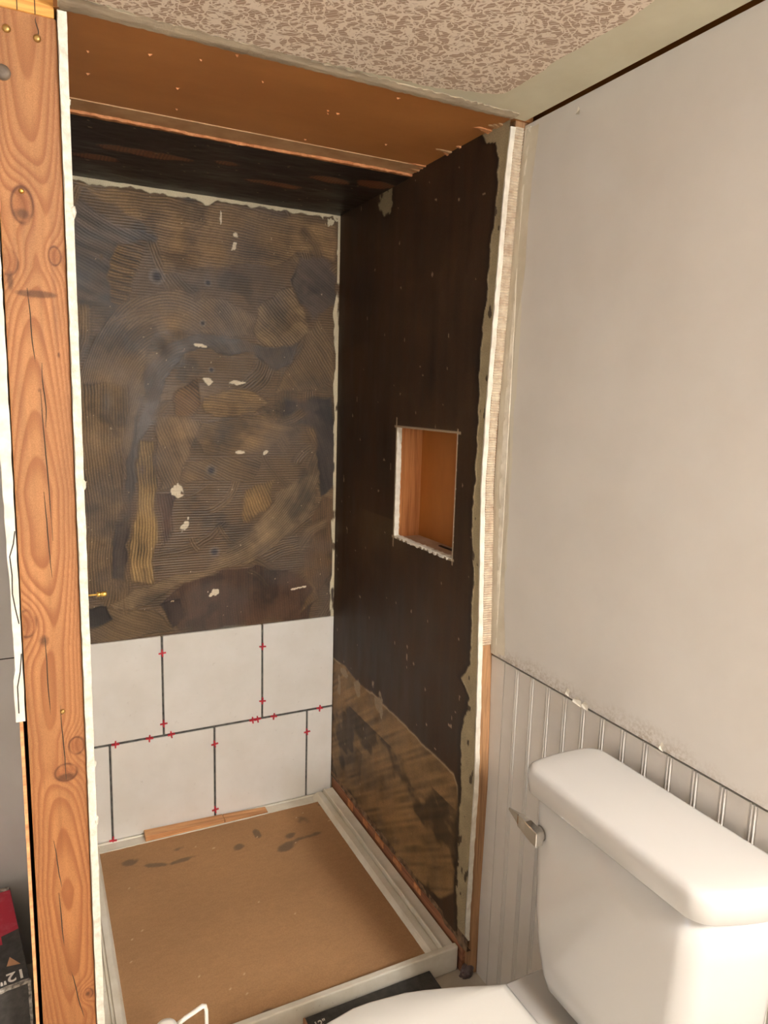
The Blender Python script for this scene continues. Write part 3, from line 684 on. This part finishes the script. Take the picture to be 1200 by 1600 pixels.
# the stud: grain field stored on a fine grid
SX0, SX1, SY = -0.8925, -0.8065, -0.835
KN = [(-.863, 1.588, .017, .030, 9), (-.886, 1.505, .016, .022, 7), (-.822, 1.520, .010, .016, 5), (-.886, .947, .017, .026, 9), (-.820, .725, .014, .018, 8), (-.838, .680, .020, .018, 4), (-.819, .247, .010, .012, 8)]
def grain(U, V):
    wob = (fbm(U*7, V*2.6, 201)-.5)
    x0 = -.850 + .012*np.sin(V*3.1+1) + wob*.012
    # cathedral arches: distance from a wavering pith
    prof = np.interp(V, [0, .12, .30, .46, .60, .74, .90, 1.06, 1.16, 1.34, 1.50, 1.66, 1.87], [.15, .30, .80, 1.0, .72, .30, .45, .95, 1.05, .55, .10, .45, .70])
    F = ((U-x0)/.0165)**2*0.55 - prof*5.0 + wob*1.6
    for kx, kz, rx, rz, a in KN:
        d = ((U-kx)/(rx*1.5))**2+((V-kz)/(rz*1.6))**2
        F = F + a*.42*np.exp(-d*.8)
    return F
def fl_stud(U, V):
    F = grain(U, V); n = fbm(U*160, V*7, 211); n2 = fbm(U*30, V*20, 215); n3 = fbm(U*8, V*4, 219)
    ph = F-np.floor(F); late = sst(ph, .25, .86)*(1-sst(ph, .88, 1.0))
    c = lin((166, 115, 74))[None]*(0.95+.40*(n-.5)+.30*(n3-.5))[:, None]
    k = (late*.62*np.clip(.6+n3*.8-.2, .3, 1))[:, None]; c = c*(1-k)+lin((116, 62, 30))[None]*k
    low = sst(1.1-V, 0, .8)[:, None]*.45; c = c*(1-low)+c*low*np.array([.86, .68, .46])[None]
    for kx, kz, rx, rz, a in KN:
        d = np.sqrt(((U-kx)/rx)**2+((V-kz)/rz)**2)
        k = (np.exp(-(d/.75)**4)*.48*(.5+n2))[:, None]; c = c*(1-k)+lin((112, 60, 32))[None]*k
        k = (np.exp(-((d-.85)/.10)**2)*.85*sst(n2, .25, .5))[:, None]; c = c*(1-k)+lin((80, 42, 24))[None]*k
    for sx, sz, rx, rz in [(-.885, 1.765, .011, .012), (-.862, .915, .011, .013), (-.851, 1.462, .030, .006), (-.838, .672, .018, .008), (-.864, 1.575, .014, .010), (-.819, .247, .006, .006), (-.852, 1.318, .003, .005), (-.822, 1.373, .002, .005), (-.884, 1.48, .006, .02)]:
        k = sst(1.05-((U-sx)/rx)**2-((V-sz)/rz)**2+(n2-.5)*1.5, 0, .9)[:, None]*.68; c = c*(1-k)+lin((66, 40, 26))[None]*k
    return np.clip(c, 0, 1), .0006*late*0-.0006*(1-late)*.5+.0008, .55+.15*n
stud = box('wooden_stud', SX0, SX1, SY+.0012, SY+.038, FZ, 1.851, M['lumber'], None, .0015)
tag(stud, 'bare reddish wooden stud with dark knots at the end of the partition', 'stud')
M['studface'] = coat_mat('planed_pine_face', 0.3, 900, .05)
sheet('grain_face', SX0+.001, SX1-.001, FZ, 1.851, .0014, lambda U, V, h: np.stack([U, SY+.0014-h, V], -1), fl_stud, M['studface'], stud)
for (x, z, r, mt_) in ((-.833, 1.82, .0052, 'screw'), (-.872, 1.824, .0055, 'screw'), (-.863, 1.607, .0035, 'brass'), (-.839, .79, .004, 'screw')):
    s = lathe('screw', [(.001, -.0035), (r*.55, -.0035), (r, -.0015), (r, .002), (r*.6, .004)], (x, SY, z), M[mt_], stud, 14, 'y')
for z0, z1, xa, xb in [(1.08, 1.32, -.850, -.842), (1.02, 1.16, -.852, -.846), (.66, .80, -.842, -.838), (.47, .56, -.862, -.853), (.35, .46, -.858, -.853), (.20, .31, -.846, -.826), (1.35, 1.47, -.862, -.855), (.78, .93, -.861, -.857), (1.26, 1.36, -.846, -.844), (1.82, 1.85, -.833, -.832)]:
    n_ = 12; dr = random.uniform(-.0015, .0015); ps = []; rs = []
    for i in range(n_+1):
        t_ = i/n_; ps.append((xa+(xb-xa)*t_+dr*math.sin(t_*7)+random.uniform(-.0003, .0003), SY+.0010, z1+(z0-z1)*t_)); rs.append(.0003+.0006*math.sin(math.pi*t_))
    tube('crack', ps, rs, M['dark'], stud, 6)
lathe('bolt_head', [(.002, -.006), (.008, -.005), (.011, -.001), (.010, .003)], (-.880, SY, 1.765), M['rust'], stud, 12, 'y')
pt = box('top_plate', -2.65, -0.8095, SY-.003, SY+.09, 1.851, 1.93, M['lumber_x'], None, .001)
tag(pt, 'yellow pine top plate resting on the wooden stud', 'beam')
for xa in (-.835, -.858): box('crack', xa, xa+.0012, SY-.0033, SY, 1.851, 1.93, M['dark'], pt)
# drywall remnant and thin panel on the far side of the stud
v = []; f = []; N = 60
for i in range(N+1):
    z = .785+(1.851-.785)*i/N
    xl = -.9075-.0025*math.sin(z*6)-(.004 if z < .86 else 0)*(1)+random.uniform(-.0006, .0006)
    if z > 1.45: xl = -.902 - .004*(1.85-z)
    v += [(xl, SY-.004, z), (-.8945+random.uniform(-.0008, .0004), SY-.004, z), (-.8945, -.40, z), (xl, -.40, z)]
for i in range(N):
    a = i*4; b = a+4
    for j in range(4): f.append((a+j, a+(j+1) % 4, b+(j+1) % 4, b+j))
f += [(3, 2, 1, 0), (N*4, N*4+1, N*4+2, N*4+3)]
dw = from_py('drywall_remnant', v, f, M['gyp'])
dw.data.materials.append(M['greywall'])
for q in dw.data.polygons:
    if q.normal.x < -.5: q.material_index = 1
tag(dw, 'white broken drywall edge beside the reddish wooden stud', 'drywall')
cr = []
for z, x in ((1.10, -.8955), (1.08, -.8985), (1.06, -.9045), (1.03, -.9025), (1.00, -.9035), (.975, -.9005), (.95, -.8965)): cr.append((x, SY-.0043, z))
tube('crack', cr, .0009, M['dark'], dw, 5)
tube('crack', [(-.8955, SY-.0043, .90), (-.8985, SY-.0043, .87), (-.9035, SY-.0043, .845), (-.9035, SY-.0043, .80)], .0009, M['dark'], dw, 5)
pn = box('thin_panel', -.9035, -.8985, SY-.002, -.362, FZ, .784, M['shim'])
pn.data.materials.append(M['greywall'])
for q in pn.data.polygons:
    if q.normal.x < -.5: q.material_index = 1
tag(pn, 'thin plywood panel edge standing below the broken drywall', 'panel')

# brass fitting poking out of the board edge
bf_ = empty('brass_anchor', (-.793, FRONT+.006, .985)); tag(bf_, 'small brass anchor sticking out of the white board edge', 'anchor')
lathe('shaft', [(.0014, -.004), (.0014, .016)], (0, 0, 0), M['brass'], bf_, 10, 'x')
lathe('sleeve', [(.002, .013), (.0042, .0135), (.0042, .019), (.0034, .0195), (.0034, .021), (.0042, .0215), (.0042, .028), (.0034, .0285), (.002, .029)], (0, 0, 0), M['brass'], bf_, 10, 'x')

# ---------------------------------------------------------------- shower pan
pan = empty('shower_pan', (0, 0, FZ)); tag(pan, 'dusty white shower pan with a raised front curb', 'shower pan')
def pbox(n, *a, **k):
    o = box(n, *a, **k); o.location.z = -FZ; o.parent = pan; return o
pbox('base', -.790, -.001, -.79, -.001, FZ, -.003, M['pan'])
RP = [(-.080, -.004), (-.070, .004), (-.063, .012), (-.058, .0150), (-.042, .0150), (-.0395, .009), (-.0365, .009), (-.0345, .0225), (-.0315, .0235), (-.0295, .0175), (-.002, .0200), (-.002, -.02)]
def rail(pts, fn, a, b, n=2):
    v = []; f = []; k = len(pts)
    for i in range(n):
        t = a+(b-a)*i/(n-1); v += [fn(p, t) for p in pts]
    for i in range(n-1):
        for j in range(k): f.append((i*k+j, i*k+(j+1) % k, (i+1)*k+(j+1) % k, (i+1)*k+j))
    f += [tuple(range(k))[::-1], tuple(range((n-1)*k, n*k))]
    o = from_py('rail', v, f, M['pan'], pan); o.location.z = -FZ; return o
rail(RP, lambda p, t: (p[0], t, p[1]), -.788, -.012)
rail([(a*.75, b) for a, b in RP], lambda p, t: (-.791-p[0]-.0, t, p[1]), -.788, -.012)
rail([(-.058, -.004), (-.054, .003), (-.048, .006), (-.043, .004), (-.040, .0005), (-.006, .0005), (-.004, .003), (-.001, .0045), (-.001, -.02)], lambda p, t: (t, p[0], p[1]), -.745, -.030)
pbox('curb', -.790, -.001, -.803, -.787, FZ+.001, .030, mat=M['pan'], bev=.003, seg=2)
# cardboard protecting the pan floor
def fl_card(U, V):
    n = fbm(U*5, V*5, 301); n2 = fbm(U*60, V*160, 305); n3 = fbm(U*30, V*30, 309)
    c = lin((168, 128, 90))[None]*(.86+.22*n+.16*(n2-.5))[:, None]
    for cx, cy, rx, ry, a in [(-.66, -.12, .03, .02, 0), (-.60, -.165, .06, .010, -.35), (-.53, -.175, .05, .009, .1), (-.52, -.115, .03, .011, .3), (-.15, -.13, .035, .028, -.5), (-.155, -.21, .05, .012, .1), (-.215, -.19, .025, .014, .6), (-.24, -.235, .035, .02, .5), (-.37, -.18, .02, .014, .2), (-.30, -.14, .012, .03, 0), (-.06, -.07, .02, .012, 0), (-.46, -.77, .02, .012, .5)]:
        ca, sa = math.cos(a), math.sin(a); du = (U-cx)*ca+(V-cy)*sa; dv = -(U-cx)*sa+(V-cy)*ca
        k = sst(1-(du/rx)**2-(dv/ry)**2+(n3-.5)*2.4, .1, .9)[:, None]*.62; c = c*(1-k)+lin((80, 74, 66))[None]*k
    fl = fbm(U*110, V*110, 315, 2) > .93; c = np.where(fl[:, None], lin((206, 176, 140)), c)
    return np.clip(c, 0, 1), .0015*n+.0007*n2, np.full_like(U, .85)
cbo = sheet('cardboard_sheet', -.738, -.064, -.785, -.047, .004, lambda U, V, h: np.stack([U-.030*(-(V+.05)/.6)*(U < -.4)*((-.4-U)/.34), V, .0035+h], -1), fl_card, M['card'])
sd_ = cbo.modifiers.new('thick', 'SOLIDIFY'); sd_.thickness = .004; sd_.offset = -1
tag(cbo, 'brown scuffed cardboard sheet covering the shower pan floor', 'cardboard')
# wooden shims under the tiles
def shim(x0, x1, y0, y1, z0, h0, h1, label):
    v = [(x0, y0, z0), (x1, y0, z0), (x1, y1, z0), (x0, y1, z0), (x0, y0, z0+h0), (x1, y0, z0+h1), (x1, y1, z0+h1), (x0, y1, z0+h0)]
    o = from_py('wood_shim', v, [(3, 2, 1, 0), (4, 5, 6, 7), (0, 1, 5, 4), (1, 2, 6, 5), (2, 3, 7, 6), (3, 0, 4, 7)], M['shim'])
    return tag(o, label, 'shim', 'wooden shims under the tile course')
shim(-.610, -.375, -.040, -.006, -.003, .022, .015, 'thick wooden shim with the blunt end under the tiles')
shim(-.373, -.235, -.040, -.006, -.003, .0145, .006, 'thin tapering wooden shim under the tiles')

# red spacers in the joints
sp = bmesh.new()
add_box(sp, -.0105, .0105, -.0045, .003, -.0018, .0018); add_box(sp, -.0018, .0018, -.0046, .0029, -.0105, .0105)
sp0 = from_bm('tile_spacer', sp, M['spacer'])
ZJ = .3065
spots = [(-.5455, .565, 0), (-.5455, .345, 0), (-.2425, .545, 0), (-.2425, .365, 0), (-.682, ZJ, 0), (-.587, ZJ, 1), (-.524, ZJ, 1), (-.268, ZJ, 0), (-.205, ZJ, 0), (-.048, ZJ, 0), (-.3945, .250, 0), (-.3945, .030, 0), (-.0915, .232, 0), (-.6975, .006, 0), (-.258, ZJ, 1)]
U_ = 'in the upper upright tile joint nearer the'
L_ = 'tile spacer along the level joint counting from the wooden stud'
SPL = ['red tile spacer high '+U_+' wooden stud', 'red tile spacer low '+U_+' wooden stud', 'red tile spacer high '+U_+' niche wall', 'red tile spacer low '+U_+' niche wall',
       'first red '+L_, 'second red '+L_, 'third red '+L_, 'fifth red '+L_, 'sixth red '+L_, 'seventh red '+L_,
       'red tile spacer high in the middle upright joint of the lower tile course', 'red tile spacer at the foot of the middle upright joint above the wooden shim',
       'red tile spacer in the lower upright joint closest to the niche wall', 'red tile spacer at the foot of the lower upright joint closest to the stud', 'fourth red '+L_]
spots = [(-.5455, .565, 0), (-.5455, .345, 0), (-.2425, .545, 0), (-.2425, .365, 0), (-.682, ZJ, 0), (-.587, ZJ, 1), (-.524, ZJ, 1), (-.258, ZJ, 0), (-.205, ZJ, 0), (-.048, ZJ, 0), (-.3945, .250, 0), (-.3945, .030, 0), (-.0915, .232, 0), (-.6975, .006, 0), (-.274, ZJ, 1)]
for i, (x, z, q) in enumerate(spots):
    o = sp0 if i == 0 else sp0.copy()
    if i: C.objects.link(o)
    o.location = (x, 0, z); o.rotation_euler = (0, random.uniform(-.15, .15), 0)
    tag(o, SPL[i], 'tile spacer', 'red spacers in the tile joints')

# ---------------------------------------------------------------- toilet
TC = -1.358
toi = empty('toilet', (-.25, TC, FZ)); tag(toi, 'white toilet with its tank against the beadboard', 'toilet')
def tp(o):
    o.location = (.25, -TC, -FZ); o.parent = toi; return o
tk = [(.338, .050, .100), (.339, .060, .112), (.346, .0645, .128), (.362, .066, .138), (.40, .0675, .149), (.47, .069, .1625), (.60, .0695, .169), (.664, .070, .171), (.6655, .068, .169), (.6660, .06, .16), (.675, .06, .16)]
tp(loft('tank', [rrect(-.058, TC, a+.005, b, min(.026, a*.5), z, 7, .008, .038) for z, a, b in tk], M['china']))
ld = [(.673, .079, .185, .020), (.6735, .081, .1875, .021), (.676, .083, .1895, .022), (.703, .0855, .1925, .023), (.711, .0848, .1918, .023), (.7165, .0825, .1895, .022), (.7196, .0785, .1855, .021), (.7208, .073, .180, .020), (.7216, .05, .15, .02)]
tp(loft('tank_lid', [rrect(-.064, TC, a-.003, b-.003, r, z, 7, .010, .040) for z, a, b, r in ld], M['china']))
# flush lever
hb = tp(lathe('flush_handle', [(.013, .004), (.013, -.006), (.010, -.009), (.004, -.0095)], (-.1375, -1.220, .612), M['chrome'], None, 20, 'x')); hb['label'] = 'chrome flush lever'
def leverring(x, y, z, hx, hz): return [(x-hx, y, z-hz), (x+hx, y, z-hz), (x+hx, y, z+hz), (x-hx, y, z+hz)]
lv = [(-.1395, -1.226, .611, .0075, .0125), (-.1405, -1.214, .613, .0075, .0130), (-.1430, -1.198, .618, .0070, .0120), (-.1440, -1.188, .620, .0060, .0110), (-.1445, -1.180, .621, .0060, .0105), (-.1435, -1.176, .621, .0040, .0095), (-.1450, -1.163, .624, .0030, .0055), (-.1470, -1.150, .627, .0015, .0022)]
o = loft('lever', [leverring(a[0]-.007, a[1]-.008, *a[2:]) for a in lv], M['chrome'], None, smooth=False)
o.modifiers.new('b', 'BEVEL').width = .0012
hb_lever = o; o.parent = hb
# bowl, seat, lid
def half(x):
    return float(np.interp(x, [-.66, -.655, -.64, -.60, -.55, -.494, -.421, -.33, -.245, -.205, -.175], [.0, .05, .095, .15, .19, .214, .227, .216, .188, .172, .160]))
def oval(z, inset=0.0, clampy=None, x0=-.168, x1=-.655, n=22):
    xs_ = [x0-inset + (x1+inset-(x0-inset))*(1-math.cos(math.pi*i/n*.5+0))**1 if False else x0-inset+(x1+2*inset-x0)*math.sin(math.pi/2*i/n) for i in range(n+1)]
    a = []
    for x in xs_:
        h = max(0.002, half(x)-inset)
        if clampy: h = min(h, clampy)
        a.append((x, h))
    return [(x, TC+h, z) for x, h in a] + [(x, TC-h, z) for x, h in a[::-1]]
tp(loft('seat', [oval(.284, .006), oval(.287, .001), oval(.301, .001), oval(.305, .004)], M['seat']))
tp(loft('seat_lid', [oval(.307, .003), oval(.311, -.0005), oval(.318, -.001), oval(.3235, .0015), oval(.3265, .006), oval(.3300, .008, .159), oval(.3301, .02, .15)], M['seat']))
bw = [(FZ, .62, .13, -.07), (-.02, .60, .125, -.07), (.05, .55, .115, -.06), (.13, .60, .13, -.04), (.20, .75, .165, -.02), (.25, .92, .195, 0), (.275, 1.0, .212, 0), (.284, 1.0, .212, 0)]
rings = []
for z, s, hy, off in bw:
    cx = -.40-off*.5; rings.append([(cx+.235*s*math.cos(2*math.pi*k/32), TC+hy*math.sin(2*math.pi*k/32), z) for k in range(32)])
tp(loft('bowl', rings, M['china']))
tp(loft('deck', [rrect(-.12, TC, .115, .115, .03, .12), rrect(-.115, TC, .125, .150, .035, .20), rrect(-.115, TC, .130, .178, .035, .275), rrect(-.115, TC, .128, .180, .035, .300), rrect(-.115, TC, .120, .172, .035, .306)], M['china']))
for s in (-1, 1):
    tp(lathe('hinge', [(.010, .302), (.014, .304), (.014, .318), (.010, .322), (.002, .323)], (-.176, TC+s*.060, -.014), M['seat'], None, 16))
tp(box('tank_gasket', -.10, -.02, TC-.06, TC+.06, .300, .341, M['dark'], None, .005))

# ---------------------------------------------------------------- boxes, jug, scrap
def lettering(txt, size, loc, rot, mat, parent):
    cu = bpy.data.curves.new('t', 'FONT'); cu.body = txt; cu.size = size; cu.extrude = .0003; cu.offset = size*.018
    o = bpy.data.objects.new('t', cu); C.objects.link(o)
    dg = bpy.context.evaluated_depsgraph_get(); me = bpy.data.meshes.new_from_object(o.evaluated_get(dg))
    bpy.data.objects.remove(o)
    q = bpy.data.objects.new('lettering', me); C.objects.link(q); me.materials.append(mat)
    q.location = loc; q.rotation_euler = rot; q.parent = parent; return q
b1 = empty('tile_box', (-.235, -.905, FZ)); tag(b1, 'black tile box lying against the shower curb', 'box')
box('carton', -.160, .153, -.095, .098, .001, .034, M['black_card'], b1, .0015)
box('worn_edge', -.1612, -.157, -.0945, .0975, .002, .0345, M['kraft'], b1)
lettering('12"', .020, (-.146, .064, .0343), (0, 0, 0), M['white_ink'], b1)
b2 = empty('flooring_box', (-.913, -.70, FZ), math.radians(7.4)); tag(b2, 'scuffed red and black box on the floor beside the grey wall', 'box')
L2 = .31; T2 = .235
box('carton', -.30, 0, 0, L2, .001, T2, M['black_card'], b2, .002)
# printed red band, raw torn patch, worn rim
from_py('red_print', [(-.29, .125, T2+.0004), (-.034, .125, T2+.0004), (-.034, .150, T2+.0004), (-.001, .158, T2+.0004), (-.001, L2-.012, T2+.0004), (-.29, L2-.012, T2+.0004)], [(0, 1, 2, 3, 4, 5)], M['red_card'], b2)
from_py('torn_patch', [(-.034, .058, T2+.0005), (-.010, .052, T2+.0005), (-.026, .082, T2+.0005)], [(0, 1, 2)], M['kraft'], b2)
rough_bar('worn_edge', -.004, .0008, -.0008, .004, .002, T2, 30, .0008, M['worn_edge'], b2)
v = []; f = []
for i in range(31):
    x = -.29+.29*i/30; v += [(x, -.0008+random.uniform(-.0004, .0004), T2-.004-random.random()*.002), (x, -.001, T2+.0006), (x, .004+random.random()*.003, T2+.0006)]
for i in range(30): a = i*3; f += [(a, a+1, a+4, a+3), (a+1, a+2, a+5, a+4)]
from_py('worn_edge', v, f, M['worn_edge'], b2)
box('torn_rim', -.06, -.002, L2-.012, L2+.001, T2-.004, T2+.0012, M['worn_edge'], b2)
lettering('12"', .034, (-.004, .036, T2+.0004), (0, 0, math.pi), M['white_ink'], b2)

jg = empty('plastic_jug', (-.665, -.942, FZ)); tag(jg, 'white plastic jug with a round cap and a strap handle in front of the shower', 'jug')
loft('body', [rrect(0, 0, a, b, min(a, b)*.5, z) for z, a, b in ((0, .055, .040), (.004, .062, .046), (.12, .063, .047), (.15, .060, .044), (.175, .045, .032), (.190, .024, .020), (.2, .017, .016))], M['jug'], jg)
for ch in list(jg.children): ch.location.x = -.02
lathe('cap', [(.018, .196), (.0195, .198), (.0195, .222), (.018, .2265), (.010, .2275), (.002, .2278)], (-.034, .01, .026), M['jug'], jg, 24)
tube('handle', [(-.018, .02, .236), (.0, .016, .250), (.018, .012, .261), (.030, .010, .268), (.0345, .010, .266), (.036, .008, .258), (.036, .006, .235), (.034, .004, .20), (.030, .002, .165), (.02, 0, .14)], .0035, M['jug'], jg, 8, 1.4)

bm = bmesh.new(); bmesh.ops.create_icosphere(bm, subdivisions=3, radius=1)
for q in bm.verts:
    c = q.co.copy(); k = .75+.5*float(vnoise(np.array([c.x*2.3+c.z*1.7]), np.array([c.y*2.5+c.z]), 401)[0])
    q.co = Vector((c.x*.020*k, c.y*.014*k, max(c.z*.017*k, -.008)))
sc_ = from_bm('crumpled_scrap', bm, M['scrap']); sc_.location = (.012, -.824, FZ+.008)
tag(sc_, 'crumpled purple grey scrap at the corner of the shower pan', 'scrap')
